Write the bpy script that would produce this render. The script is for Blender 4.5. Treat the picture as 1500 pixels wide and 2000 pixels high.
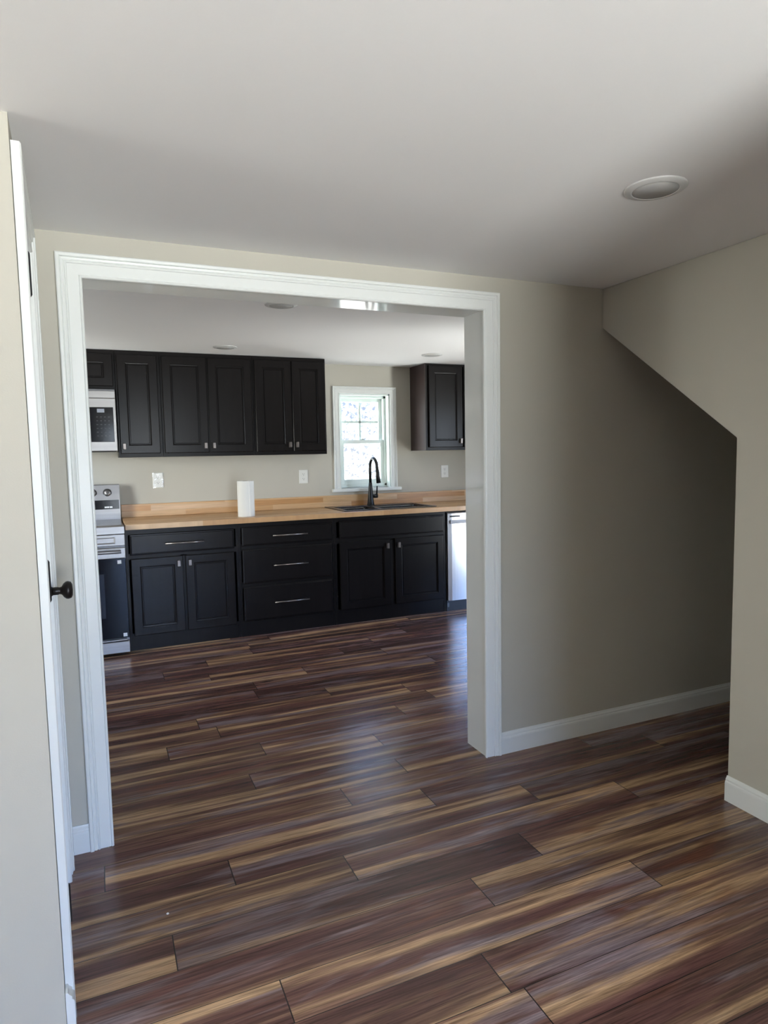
import bpy, math, random
from mathutils import Vector, Matrix

# ------------------------------------------------------------------ scene, camera, world, light
for o in list(bpy.data.objects):
    bpy.data.objects.remove(o)
SC = bpy.context.scene
COL = SC.collection
SC.view_settings.view_transform = 'Standard'
SC.view_settings.look = 'None'
SC.view_settings.gamma = 1.0
SC.view_settings.use_curve_mapping = False
SC.view_settings.exposure = 0.0

cam_d = bpy.data.cameras.new('camera')
cam = bpy.data.objects.new('camera', cam_d)
COL.objects.link(cam)
cam_d.sensor_fit = 'VERTICAL'
cam_d.sensor_height = 36.0
cam_d.sensor_width = 27.0
cam_d.lens = 1281.55 / 2000 * 36.0
cam_d.clip_start = 0.02
R_ = Vector((0.91616581, -0.40033609, -0.01926744))
U_ = Vector((0.0520769, 0.07123712, 0.99609903))
F_ = Vector((0.39740183, 0.91359525, -0.08611328))
m = Matrix.Identity(4)
for i in range(3):
    m[i][0], m[i][1], m[i][2] = R_[i], U_[i], -F_[i]
m.translation = Vector((0.1364, -2.425, 1.3635))
cam.matrix_world = m
SC.camera = cam

# daylight: pale blue sky above the horizon, sunlit ground below it
W = bpy.data.worlds.new('daylight')
SC.world = W
W.use_nodes = True
nt = W.node_tree
nt.nodes.clear()
out = nt.nodes.new('ShaderNodeOutputWorld')
bg = nt.nodes.new('ShaderNodeBackground')
tc = nt.nodes.new('ShaderNodeTexCoord')
sx = nt.nodes.new('ShaderNodeSeparateXYZ')
rp = nt.nodes.new('ShaderNodeValToRGB')
mr = nt.nodes.new('ShaderNodeMapRange')
mr.inputs['From Min'].default_value = -1
mr.inputs['From Max'].default_value = 1
nz = nt.nodes.new('ShaderNodeTexNoise')
nz.inputs['Scale'].default_value = 170
nz.inputs['Detail'].default_value = 8
nz.inputs['Roughness'].default_value = 0.75
r2 = nt.nodes.new('ShaderNodeValToRGB')
r2.color_ramp.elements[0].position = 0.44
r2.color_ramp.elements[0].color = (0.225, 0.22, 0.238, 1)
r2.color_ramp.elements[1].position = 0.56
r2.color_ramp.elements[1].color = (1.15, 1.15, 1.15, 1)
mx = nt.nodes.new('ShaderNodeMix')
mx.data_type = 'RGBA'
mx.blend_type = 'MULTIPLY'
mx.inputs[0].default_value = 1.0
e = rp.color_ramp.elements
e[0].position = 0.0
e[0].color = (1.6, 1.55, 1.45, 1)
e[1].position = 1.0
e[1].color = (0.20, 0.36, 0.75, 1)
for pos, c in ((0.22, (3.4, 3.35, 3.25, 1)), (0.31, (3.0, 2.96, 2.86, 1)), (0.37, (1.65, 1.63, 1.58, 1)), (0.44, (0.92, 0.92, 0.91, 1)), (0.51, (0.68, 0.75, 0.85, 1)), (0.60, (0.30, 0.50, 1.0, 1))):
    k = e.new(pos)
    k.color = c
# the rear of the house faces the sun, the hillside behind the kitchen lies in open shade
SKY_REAR, SKY_SIDE, SKY_LEFT, SKY_HILL = 52.0, 8.0, 32.0, 4.8
my = nt.nodes.new('ShaderNodeMapRange')
my.interpolation_type = 'SMOOTHSTEP'
my.inputs['From Min'].default_value = 0.05
my.inputs['From Max'].default_value = 0.65
my.inputs['To Min'].default_value = SKY_SIDE
my.inputs['To Max'].default_value = SKY_HILL
mz = nt.nodes.new('ShaderNodeMapRange')
mz.interpolation_type = 'SMOOTHSTEP'
mz.inputs['From Min'].default_value = -0.15
mz.inputs['From Max'].default_value = -0.45
mz.inputs['To Min'].default_value = 0.0
mz.inputs['To Max'].default_value = SKY_REAR - SKY_SIDE
ma = nt.nodes.new('ShaderNodeMath')
ma.operation = 'ADD'
nt.links.new(sx.outputs['Y'], my.inputs['Value'])
nt.links.new(sx.outputs['Y'], mz.inputs['Value'])
nt.links.new(my.outputs[0], ma.inputs[0])
mxr = nt.nodes.new('ShaderNodeMapRange')      # rear strength lowered towards the right, to dim light through the glass door
mxr.interpolation_type = 'SMOOTHSTEP'
mxr.inputs['From Min'].default_value = 0.40
mxr.inputs['From Max'].default_value = 0.70
mxr.inputs['To Min'].default_value = 1.0
mxr.inputs['To Max'].default_value = 0.64
mzm = nt.nodes.new('ShaderNodeMath')
mzm.operation = 'MULTIPLY'
nt.links.new(sx.outputs['X'], mxr.inputs['Value'])
nt.links.new(mz.outputs[0], mzm.inputs[0])
nt.links.new(mxr.outputs[0], mzm.inputs[1])
nt.links.new(mzm.outputs[0], ma.inputs[1])
mlx = nt.nodes.new('ShaderNodeMapRange')
mlx.interpolation_type = 'SMOOTHSTEP'
mlx.inputs['From Min'].default_value = -0.55
mlx.inputs['From Max'].default_value = -0.85
mlx.inputs['To Min'].default_value = 0.0
mlx.inputs['To Max'].default_value = 1.0
mls = nt.nodes.new('ShaderNodeMath')
mls.operation = 'MULTIPLY'
mls.inputs[1].default_value = SKY_LEFT - SKY_SIDE
nt.links.new(mlx.outputs[0], mls.inputs[0])
# left sky ramp, made up: ground darkened to put less light on ceilings
rl = nt.nodes.new('ShaderNodeValToRGB')
el = rl.color_ramp.elements
el[0].position = 0.30
el[0].color = (0.55, 0.54, 0.50, 1)
el[1].position = 0.85
el[1].color = (0.80, 0.86, 0.95, 1)
for pos, c in ((0.47, (0.62, 0.60, 0.55, 1)), (0.52, (0.98, 0.95, 0.88, 1))):
    k = el.new(pos)
    k.color = c
nt.links.new(mr.outputs[0], rl.inputs[0])
ml = nt.nodes.new('ShaderNodeMix')
ml.data_type = 'RGBA'
nt.links.new(mlx.outputs[0], ml.inputs[0])
nt.links.new(rp.outputs[0], ml.inputs[6])
nt.links.new(rl.outputs[0], ml.inputs[7])
mb = nt.nodes.new('ShaderNodeMath')
mb.operation = 'ADD'
nt.links.new(sx.outputs['X'], mlx.inputs['Value'])
nt.links.new(ma.outputs[0], mb.inputs[0])
nt.links.new(mls.outputs[0], mb.inputs[1])
nt.links.new(mb.outputs[0], bg.inputs['Strength'])
nt.links.new(ml.outputs[2], mx.inputs[6])
nt.links.new(tc.outputs['Generated'], sx.inputs[0])
nt.links.new(sx.outputs['Z'], mr.inputs['Value'])
nt.links.new(mr.outputs[0], rp.inputs[0])
nt.links.new(tc.outputs['Generated'], nz.inputs['Vector'])
nt.links.new(nz.outputs['Fac'], r2.inputs[0])
nt.links.new(r2.outputs[0], mx.inputs[7])
nt.links.new(mx.outputs[2], bg.inputs['Color'])
nt.links.new(bg.outputs[0], out.inputs['Surface'])


def portal(name, loc, direction, w, h):
    """a window portal: guides the daylight of the world through an opening"""
    d = bpy.data.lights.new(name, 'AREA')
    d.shape = 'RECTANGLE'
    d.size = w
    d.size_y = h
    d.cycles.is_portal = True
    o = bpy.data.objects.new(name, d)
    COL.objects.link(o)
    o.location = loc
    o.rotation_euler = Vector(direction).to_track_quat('-Z', 'Y').to_euler()
    return o


# key dimensions (metres). X along the cased opening, Y into the kitchen, Z up
HC, HK = 2.110, 2.168            # ceilings of the front room and of the kitchen
D = 3.119                        # kitchen back wall
XR = 2.323                       # wall under the stairs
X1, X2, H1, CW, T = 0.046, 1.749, 2.043, 0.0776, 0.173   # cased opening
YN = -0.76                       # corner at the left wall
YB = -5.2                        # rear wall, behind the camera
KXL, KXR = -1.25, 4.15            # kitchen side walls
RWX0, RWX1, RWZ0, RWZ1 = 0.28, 1.30, 0.08, 2.04    # rear window
KDY0, KDY1, KDZ1 = 0.22, 0.94, 2.0                      # kitchen glass door
LWY0, LWY1, LWZ0, LWZ1 = -1.36, -0.82, 0.85, 2.0          # window in the far left wall
KWY0, KWY1, KWZ0, KWZ1 = 1.40, 2.15, 0.95, 1.80          # unseen window added at the left end of the kitchen for light
WX0, WX1, WZ0, WZ1 = 2.130, 2.622, 1.072, 1.918         # kitchen window opening
NKX = 3.45                       # closet end under the stairs

portal('portal_rear_window', ((RWX0 + RWX1) / 2, YB - 0.10, (RWZ0 + RWZ1) / 2), (0, 1, 0), RWX1 - RWX0, RWZ1 - RWZ0)
portal('portal_glass_door', (KXR + 0.10, (KDY0 + KDY1) / 2, 1.02), (-1, 0, 0), KDY1 - KDY0, 1.94)
portal('portal_added_window', (KXL - 0.10, (KWY0 + KWY1) / 2, (KWZ0 + KWZ1) / 2), (1, 0, 0), KWY1 - KWY0, KWZ1 - KWZ0)
portal('portal_far_left_window', (-2.30, (LWY0 + LWY1) / 2, (LWZ0 + LWZ1) / 2), (1, 0, 0), LWY1 - LWY0, LWZ1 - LWZ0)
portal('portal_kitchen_window', ((WX0 + WX1) / 2, D + 0.15, (WZ0 + WZ1) / 2), (0, -1, 0), WX1 - WX0, WZ1 - WZ0)


# ------------------------------------------------------------------ materials
def mat(name, color, rough=0.5, metal=0.0, spec=0.5, bump=None, vary=None, emit=None, coat=0.0):
    M = bpy.data.materials.new(name)
    M.use_nodes = True
    n = M.node_tree
    b = n.nodes['Principled BSDF']
    b.inputs['Base Color'].default_value = (*color, 1)
    b.inputs['Roughness'].default_value = rough
    b.inputs['Metallic'].default_value = metal
    b.inputs['Specular IOR Level'].default_value = spec
    b.inputs['Coat Weight'].default_value = coat
    b.inputs['Coat Roughness'].default_value = 0.15
    tcn = n.nodes.new('ShaderNodeTexCoord')
    if emit:
        b.inputs['Emission Color'].default_value = (*emit[0], 1)
        b.inputs['Emission Strength'].default_value = emit[1]
    if vary:        # (scale xyz, amount): soft mottling of the paint / brushed grain
        mp = n.nodes.new('ShaderNodeMapping')
        mp.inputs['Scale'].default_value = vary[0]
        ns = n.nodes.new('ShaderNodeTexNoise')
        ns.inputs['Scale'].default_value = 1
        ns.inputs['Detail'].default_value = 4
        rr = n.nodes.new('ShaderNodeMapRange')
        rr.inputs['From Min'].default_value = 0.3
        rr.inputs['From Max'].default_value = 0.7
        rr.inputs['To Min'].default_value = 1 - vary[1]
        rr.inputs['To Max'].default_value = 1 + vary[1]
        mm = n.nodes.new('ShaderNodeMix')
        mm.data_type = 'RGBA'
        mm.blend_type = 'MULTIPLY'
        mm.inputs[0].default_value = 1
        mm.inputs[6].default_value = (*color, 1)
        n.links.new(tcn.outputs['Object'], mp.inputs[0])
        n.links.new(mp.outputs[0], ns.inputs['Vector'])
        n.links.new(ns.outputs['Fac'], rr.inputs[0])
        n.links.new(rr.outputs[0], mm.inputs[7])
        n.links.new(mm.outputs[2], b.inputs['Base Color'])
    if bump:        # (scale, strength)
        ns = n.nodes.new('ShaderNodeTexNoise')
        ns.inputs['Scale'].default_value = bump[0]
        ns.inputs['Detail'].default_value = 3
        bp = n.nodes.new('ShaderNodeBump')
        bp.inputs['Strength'].default_value = bump[1]
        bp.inputs['Distance'].default_value = 0.002
        n.links.new(tcn.outputs['Object'], ns.inputs['Vector'])
        n.links.new(ns.outputs['Fac'], bp.inputs['Height'])
        n.links.new(bp.outputs[0], b.inputs['Normal'])
    return M


def math_node(n, op, a, b=None):
    k = n.nodes.new('ShaderNodeMath')
    k.operation = op
    for i, v in enumerate((a, b)):
        if v is None:
            continue
        if isinstance(v, (int, float)):
            k.inputs[i].default_value = v
        else:
            n.links.new(v, k.inputs[i])
    return k.outputs[0]


def ramp(n, fac, stops, interp='LINEAR'):
    k = n.nodes.new('ShaderNodeValToRGB')
    k.color_ramp.interpolation = interp
    el = k.color_ramp.elements
    el[0].position, el[0].color = stops[0][0], (*stops[0][1], 1)
    el[1].position, el[1].color = stops[-1][0], (*stops[-1][1], 1)
    for p_, c_ in stops[1:-1]:
        q = el.new(p_)
        q.color = (*c_, 1)
    n.links.new(fac, k.inputs[0])
    return k.outputs[0]


def mixc(n, mode, fac, a, b):
    k = n.nodes.new('ShaderNodeMix')
    k.data_type = 'RGBA'
    k.blend_type = mode
    for idx, v in ((0, fac), (6, a), (7, b)):
        if isinstance(v, (int, float)):
            k.inputs[idx].default_value = v
        elif isinstance(v, tuple):
            k.inputs[idx].default_value = (*v, 1)
        else:
            n.links.new(v, k.inputs[idx])
    return k.outputs[2]


def noise(n, vec, sc, off=(0, 0, 0), detail=4, rough=0.55, dist=0.0):
    mp = n.nodes.new('ShaderNodeMapping')
    mp.inputs['Scale'].default_value = sc
    mp.inputs['Location'].default_value = off
    ns = n.nodes.new('ShaderNodeTexNoise')
    ns.inputs['Scale'].default_value = 1
    ns.inputs['Detail'].default_value = detail
    ns.inputs['Roughness'].default_value = rough
    ns.inputs['Distortion'].default_value = dist
    n.links.new(vec, mp.inputs[0])
    n.links.new(mp.outputs[0], ns.inputs['Vector'])
    return ns.outputs['Fac']


PL, PW, PY = 1.19, 0.1445, -0.11      # plank length, width, one row edge


def floor_material():
    M = bpy.data.materials.new('plank_floor')
    M.use_nodes = True
    n = M.node_tree
    b = n.nodes['Principled BSDF']
    uv = n.nodes.new('ShaderNodeUVMap')
    uv.uv_map = 'UVMap'
    at = n.nodes.new('ShaderNodeAttribute')
    at.attribute_name = 'plank'
    s1 = n.nodes.new('ShaderNodeSeparateColor')
    n.links.new(at.outputs['Color'], s1.inputs[0])
    r, g, bl = s1.outputs[0], s1.outputs[1], s1.outputs[2]
    su = n.nodes.new('ShaderNodeSeparateXYZ')
    n.links.new(uv.outputs[0], su.inputs[0])
    u, v = su.outputs[0], su.outputs[1]
    cb = n.nodes.new('ShaderNodeCombineXYZ')
    n.links.new(math_node(n, 'ADD', u, math_node(n, 'MULTIPLY', r, 53.0)), cb.inputs[0])
    n.links.new(math_node(n, 'ADD', v, math_node(n, 'MULTIPLY', g, 17.0)), cb.inputs[1])
    n.links.new(math_node(n, 'MULTIPLY', bl, 9.0), cb.inputs[2])
    P = cb.outputs[0]
    st = noise(n, P, (0.55, 13.0, 1), (0, 0, 0), 3, 0.5, 0.25)
    base = ramp(n, st, [(0.20, (0.068, 0.033, 0.028)), (0.40, (0.104, 0.049, 0.042)), (0.50, (0.145, 0.076, 0.058)),
                        (0.56, (0.21, 0.125, 0.080)), (0.605, (0.42, 0.27, 0.150)), (0.67, (0.47, 0.32, 0.185)), (0.75, (0.21, 0.125, 0.085))])
    gm = noise(n, P, (1.0, 10.0, 1), (7.1, 3.3, 2.0), 4, 0.6, 0.6)
    gmask = ramp(n, gm, [(0.52, (0, 0, 0)), (0.63, (0.85, 0.85, 0.85))])
    c = mixc(n, 'MIX', gmask, base, (0.215, 0.172, 0.180))
    rd = noise(n, P, (2.6, 12.0, 1), (1.7, 8.3, 5.0), 3, 0.5, 0.3)
    rmask = ramp(n, rd, [(0.64, (0, 0, 0)), (0.74, (0.55, 0.55, 0.55))])
    c = mixc(n, 'MIX', rmask, c, (0.185, 0.066, 0.034))
    fine = noise(n, P, (7.0, 230.0, 1), (0, 0, 3), 5, 0.65, 0.2)
    c = mixc(n, 'MULTIPLY', 1.0, c, ramp(n, fine, [(0.30, (0.50, 0.48, 0.48)), (0.70, (1.42, 1.42, 1.42))]))
    med = noise(n, P, (2.2, 60.0, 1), (4, 1, 3), 5, 0.6, 0.8)
    c = mixc(n, 'MULTIPLY', 1.0, c, ramp(n, med, [(0.32, (0.60, 0.57, 0.57)), (0.56, (1.13, 1.12, 1.12))]))
    # knots
    mp = n.nodes.new('ShaderNodeMapping')
    mp.inputs['Scale'].default_value = (2.2, 8.0, 1)
    vo = n.nodes.new('ShaderNodeTexVoronoi')
    vo.inputs['Scale'].default_value = 1
    n.links.new(P, mp.inputs[0])
    n.links.new(mp.outputs[0], vo.inputs['Vector'])
    kn = ramp(n, vo.outputs['Distance'], [(0.03, (0.75, 0.75, 0.75)), (0.12, (0, 0, 0))])
    c = mixc(n, 'MIX', kn, c, (0.050, 0.020, 0.014))
    tone = ramp(n, bl, [(0.0, (0.78, 0.76, 0.76)), (1.0, (1.22, 1.2, 1.2))])
    c = mixc(n, 'MULTIPLY', 1.0, c, tone)
    # seams
    du = math_node(n, 'MINIMUM', u, math_node(n, 'SUBTRACT', at.outputs['Alpha'], u))
    dv = math_node(n, 'MINIMUM', v, math_node(n, 'SUBTRACT', PW, v))
    dd = math_node(n, 'MINIMUM', du, math_node(n, 'MULTIPLY', dv, 1.6))
    seam = ramp(n, math_node(n, 'MULTIPLY', dd, 100.0), [(0.10, (1, 1, 1)), (0.22, (0, 0, 0))])
    c = mixc(n, 'MIX', seam, c, (0.012, 0.009, 0.009))
    n.links.new(c, b.inputs['Base Color'])
    b.inputs['Specular IOR Level'].default_value = 0.5
    rg = n.nodes.new('ShaderNodeMapRange')
    rg.inputs['To Min'].default_value = 0.18
    rg.inputs['To Max'].default_value = 0.28
    n.links.new(fine, rg.inputs[0])
    n.links.new(rg.outputs[0], b.inputs['Roughness'])
    bp = n.nodes.new('ShaderNodeBump')
    bp.inputs['Strength'].default_value = 0.16
    bp.inputs['Distance'].default_value = 0.001
    n.links.new(fine, bp.inputs['Height'])
    n.links.new(bp.outputs[0], b.inputs['Normal'])
    return M


def butcher_material(name, axis, width, seed):
    """glued hardwood staves; axis = the coordinate the rows are stacked along ('Y' top, 'Z' upstand)"""
    M = bpy.data.materials.new(name)
    M.use_nodes = True
    n = M.node_tree
    b = n.nodes['Principled BSDF']
    tcn = n.nodes.new('ShaderNodeTexCoord')
    sp = n.nodes.new('ShaderNodeSeparateXYZ')
    n.links.new(tcn.outputs['Object'], sp.inputs[0])
    x, a = sp.outputs['X'], sp.outputs[axis]
    row = math_node(n, 'FLOOR', math_node(n, 'DIVIDE', math_node(n, 'ADD', a, 5.0), width))
    wn = n.nodes.new('ShaderNodeTexWhiteNoise')
    wn.noise_dimensions = '1D'
    n.links.new(math_node(n, 'ADD', row, seed), wn.inputs['W'])
    xs = math_node(n, 'DIVIDE', math_node(n, 'ADD', x, math_node(n, 'MULTIPLY', wn.outputs['Value'], 3.0)), 0.72)
    colm = math_node(n, 'FLOOR', xs)
    wn2 = n.nodes.new('ShaderNodeTexWhiteNoise')
    wn2.noise_dimensions = '2D'
    cb = n.nodes.new('ShaderNodeCombineXYZ')
    n.links.new(row, cb.inputs[0])
    n.links.new(colm, cb.inputs[1])
    n.links.new(cb.outputs[0], wn2.inputs['Vector'])
    tone = ramp(n, wn2.outputs['Value'], [(0.0, (0.52, 0.275, 0.105)), (0.3, (0.58, 0.335, 0.150)), (0.65, (0.65, 0.42, 0.22)), (1.0, (0.68, 0.475, 0.29))])
    cb2 = n.nodes.new('ShaderNodeCombineXYZ')
    n.links.new(math_node(n, 'ADD', x, math_node(n, 'MULTIPLY', wn2.outputs['Value'], 31.0)), cb2.inputs[0])
    n.links.new(a, cb2.inputs[1])
    n.links.new(row, cb2.inputs[2])
    gr = noise(n, cb2.outputs[0], (4.0, 120.0, 1), (0, 0, 0), 5, 0.65, 0.4)
    c = mixc(n, 'MULTIPLY', 1.0, tone, ramp(n, gr, [(0.25, (0.74, 0.70, 0.66)), (0.65, (1.08, 1.08, 1.08))]))
    fr = math_node(n, 'FRACT', xs)
    d1 = math_node(n, 'MULTIPLY', math_node(n, 'MINIMUM', fr, math_node(n, 'SUBTRACT', 1.0, fr)), 0.72)
    fa = math_node(n, 'FRACT', math_node(n, 'DIVIDE', math_node(n, 'ADD', a, 5.0), width))
    d2 = math_node(n, 'MULTIPLY', math_node(n, 'MINIMUM', fa, math_node(n, 'SUBTRACT', 1.0, fa)), width)
    seam = ramp(n, math_node(n, 'MULTIPLY', math_node(n, 'MINIMUM', d1, d2), 100.0), [(0.02, (0.22, 0.22, 0.22)), (0.07, (0, 0, 0))])
    c = mixc(n, 'MIX', seam, c, (0.25, 0.12, 0.05))
    n.links.new(c, b.inputs['Base Color'])
    b.inputs['Roughness'].default_value = 0.36
    return M


def wood_paint(name, color, rough, grain=0.25, spec=0.5):
    return mat(name, color, rough, spec=spec, vary=((30, 30, 2.2), grain * 0.6))


M_WALL = mat('greige_wall_paint', (0.535, 0.512, 0.445), 0.62, spec=0.3, bump=(260, 0.10), vary=((1.1, 1.1, 1.1), 0.012))
M_CEIL = mat('white_ceiling_paint', (0.86, 0.855, 0.855), 0.85, spec=0.2, bump=(180, 0.06), vary=((0.9, 0.9, 0.9), 0.012))
M_TRIM = mat('white_gloss_trim', (0.83, 0.85, 0.83), 0.32, spec=0.45)
M_JAMB = mat('white_gloss_jamb', (0.80, 0.82, 0.80), 0.08, spec=0.5)
M_VINYL = mat('white_vinyl', (0.82, 0.90, 0.87), 0.38)
M_FLOOR = floor_material()
M_CAB = wood_paint('espresso_wood', (0.0080, 0.0066, 0.0066), 0.27, 0.22, spec=0.16)
M_CABIN = wood_paint('espresso_wood_frame', (0.0075, 0.0062, 0.0062), 0.32, 0.22, spec=0.15)
M_CABSIDE = wood_paint('espresso_veneer_side', (0.030, 0.016, 0.016), 0.42, 0.35)
M_TOP = butcher_material('butcher_block_top', 'Y', 0.043, 3.0)
M_SPLASH = butcher_material('butcher_block_upstand', 'Z', 0.0435, 11.0)
M_STEEL = mat('brushed_stainless', (0.35, 0.34, 0.335), 0.42, 1.0, vary=((1.5, 60, 60), 0.06))
M_STEELDW = mat('light_stainless', (0.80, 0.82, 0.86), 0.30, 0.85, vary=((60, 60, 1.5), 0.04))
M_STEELD = mat('dark_steel', (0.16, 0.16, 0.17), 0.4, 0.9)
M_BLKGLASS = mat('black_glass', (0.004, 0.004, 0.006), 0.10, spec=0.12)
M_COOKTOP = mat('dark_ceramic_glass', (0.020, 0.020, 0.022), 0.12, spec=0.6)
M_BLACK = mat('matte_black', (0.010, 0.010, 0.011), 0.32, spec=0.5, bump=(150, 0.04))
M_BRONZE = mat('dark_bronze', (0.016, 0.013, 0.012), 0.34, 0.4, spec=0.5)
M_SINK = mat('black_granite_composite', (0.010, 0.010, 0.012), 0.22, spec=0.6, bump=(600, 0.10))
M_PULL = mat('gunmetal', (0.33, 0.30, 0.28), 0.30, 1.0)
M_PULLK = mat('aged_bronze', (0.17, 0.15, 0.14), 0.34, 1.0)
M_PULLD = mat('dark_gunmetal', (0.05, 0.045, 0.045), 0.35, 0.8)
M_HINGE = mat('hinge_steel', (0.06, 0.06, 0.065), 0.4, 0.8)
M_WHITEP = mat('white_plastic', (0.80, 0.80, 0.76), 0.35)
M_PAPER = mat('paper_towel', (0.86, 0.86, 0.83), 0.95, spec=0.1, bump=(320, 0.5))
M_CARD = mat('brown_cardboard', (0.36, 0.26, 0.17), 0.9)
M_SLOT = mat('dark_slot', (0.03, 0.03, 0.03), 0.6)
M_LENS = mat('frosted_lens', (0.50, 0.50, 0.49), 0.55, spec=0.3)
M_RING = mat('white_light_ring', (0.64, 0.64, 0.63), 0.45)
M_DISPLAY = mat('lit_white_display', (0.8, 0.85, 0.9), 0.4, emit=((0.85, 0.93, 1.0), 0.7))
M_LCD = mat('grey_lcd', (0.22, 0.24, 0.30), 0.25)
M_KEYS = mat('grey_key_print', (0.035, 0.037, 0.044), 0.4)
M_STICK = mat('white_sticker', (0.75, 0.76, 0.78), 0.6)
M_FILM = mat('clear_protective_film', (0.86, 0.86, 0.84), 0.14, spec=0.8, coat=1.0)
M_OVENWIN = mat('oven_window_glass', (0.012, 0.014, 0.022), 0.14, spec=0.25)


def glass_material():
    M = bpy.data.materials.new('window_glass')
    M.use_nodes = True
    n = M.node_tree
    n.nodes.clear()
    o = n.nodes.new('ShaderNodeOutputMaterial')
    t = n.nodes.new('ShaderNodeBsdfTransparent')
    g = n.nodes.new('ShaderNodeBsdfGlossy')
    g.inputs['Roughness'].default_value = 0.03
    mxs = n.nodes.new('ShaderNodeMixShader')
    mxs.inputs[0].default_value = 0.06
    t.inputs[0].default_value = (0.96, 0.98, 0.97, 1)
    n.links.new(t.outputs[0], mxs.inputs[1])
    n.links.new(g.outputs[0], mxs.inputs[2])
    n.links.new(mxs.outputs[0], o.inputs[0])
    return M


M_GLASS = glass_material()


# ------------------------------------------------------------------ mesh helpers
class MB:
    def __init__(self):
        self.v, self.f, self.s = [], [], []

    def add(self, verts, faces, smooth=False):
        k = len(self.v)
        self.v += [tuple(p) for p in verts]
        self.f += [tuple(i + k for i in f) for f in faces]
        self.s += [smooth] * len(faces)
        return self

    def box(self, x0, x1, y0, y1, z0, z1):
        return self.add([(x0, y0, z0), (x1, y0, z0), (x1, y1, z0), (x0, y1, z0), (x0, y0, z1), (x1, y0, z1), (x1, y1, z1), (x0, y1, z1)],
                        [(0, 3, 2, 1), (4, 5, 6, 7), (0, 1, 5, 4), (1, 2, 6, 5), (2, 3, 7, 6), (3, 0, 4, 7)])

    def prism(self, poly, axis, a, b):
        """poly of 2-D points extruded along axis; the 2-D axes are the other two in order"""
        def P(q, t):
            return {'X': (t, q[0], q[1]), 'Y': (q[0], t, q[1]), 'Z': (q[0], q[1], t)}[axis]
        n = len(poly)
        vs = [P(q, a) for q in poly] + [P(q, b) for q in poly]
        fs = [tuple(range(n)), tuple(range(2 * n - 1, n - 1, -1))]
        fs += [(i, i + n, (i + 1) % n + n, (i + 1) % n) for i in range(n)]
        return self.add(vs, fs)

    def loops(self, loops, cap0=True, cap1=True, smooth=False):
        """loft between closed loops of equal length"""
        n = len(loops[0])
        vs = [p for l in loops for p in l]
        fs = []
        for k in range(len(loops) - 1):
            for i in range(n):
                j = (i + 1) % n
                fs.append((k * n + i, k * n + j, (k + 1) * n + j, (k + 1) * n + i))
        if cap0:
            fs.append(tuple(range(n - 1, -1, -1)))
        if cap1:
            fs.append(tuple(range((len(loops) - 1) * n, len(loops) * n)))
        return self.add(vs, fs, smooth)

    def rect(self, x0, x1, z0, z1, prof):
        """slab facing -Y: prof = [(inset, y), ...] from the back to the front centre"""
        return self.loops([[(x0 + i, y, z0 + i), (x1 - i, y, z0 + i), (x1 - i, y, z1 - i), (x0 + i, y, z1 - i)] for i, y in prof])

    def lathe(self, c, prof, axis='Z', n=28, smooth=True, cap=True):
        """prof = [(radius, height along axis), ...]"""
        def P(r, h, t):
            a, b_ = r * math.cos(t), r * math.sin(t)
            q = {'Z': (a, b_, h), 'Y': (a, h, b_), 'X': (h, a, b_)}[axis]
            return (c[0] + q[0], c[1] + q[1], c[2] + q[2])
        return self.loops([[P(r, h, 2 * math.pi * i / n) for i in range(n)] for r, h in prof], cap, cap, smooth)

    def tube(self, pts, rad, n=12, smooth=True):
        pts = [Vector(p) for p in pts]
        if not isinstance(rad, (list, tuple)):
            rad = [rad] * len(pts)
        L = []
        up = None
        for i, p in enumerate(pts):
            d = (pts[min(i + 1, len(pts) - 1)] - pts[max(i - 1, 0)]).normalized()
            if up is None:
                up = d.orthogonal().normalized()
            up = (up - d * up.dot(d)).normalized()
            w = d.cross(up)
            L.append([tuple(p + (up * math.cos(2 * math.pi * k / n) + w * math.sin(2 * math.pi * k / n)) * rad[i]) for k in range(n)])
        return self.loops(L, True, True, smooth)

    def build(self, name, material, parent=None, origin=None, bevel=0.0, seg=2, auto=True):
        """vertices are given in the space of the root; origin moves the pivot of a top-level object"""
        o3 = Vector(origin) if origin else Vector((0, 0, 0))
        me = bpy.data.meshes.new(name)
        off = o3
        if parent is not None:
            off = Vector(parent.get('_o', (0, 0, 0)))
        me.from_pydata([tuple(Vector(p) - off) for p in self.v], [], self.f)
        me.polygons.foreach_set('use_smooth', self.s)
        me.materials.append(material)
        import bmesh
        b = bmesh.new()
        b.from_mesh(me)
        bmesh.ops.recalc_face_normals(b, faces=b.faces)
        b.to_mesh(me)
        b.free()
        me.update()
        ob = bpy.data.objects.new(name, me)
        COL.objects.link(ob)
        if parent is None:
            ob.location = off
            ob['_o'] = tuple(off)
        else:
            ob.parent = parent
            ob['_o'] = tuple(off)
        if bevel:
            bv = ob.modifiers.new('bevel', 'BEVEL')
            bv.width = bevel
            bv.segments = seg
            bv.limit_method = 'ANGLE'
            bv.angle_limit = math.radians(40)
            bv.harden_normals = False
        return ob


def tag(o, label, cat, group=None):
    o['label'] = label
    o['category'] = cat
    if group:
        o['group'] = group
    return o


def thing(name, label, cat, loc, group=None):
    o = bpy.data.objects.new(name, None)
    COL.objects.link(o)
    o.empty_display_size = 0.1
    o.location = loc
    o['_o'] = tuple(loc)
    return tag(o, label, cat, group)


def struct(o, label=None):
    o['kind'] = 'structure'
    if label:
        o['label'] = label
    return o


def copy_tree(o, parent=None):
    c = o.copy()
    COL.objects.link(c)
    if parent is not None:
        c.parent = parent
    for ch in list(o.children):
        copy_tree(ch, c)
    return c


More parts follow.
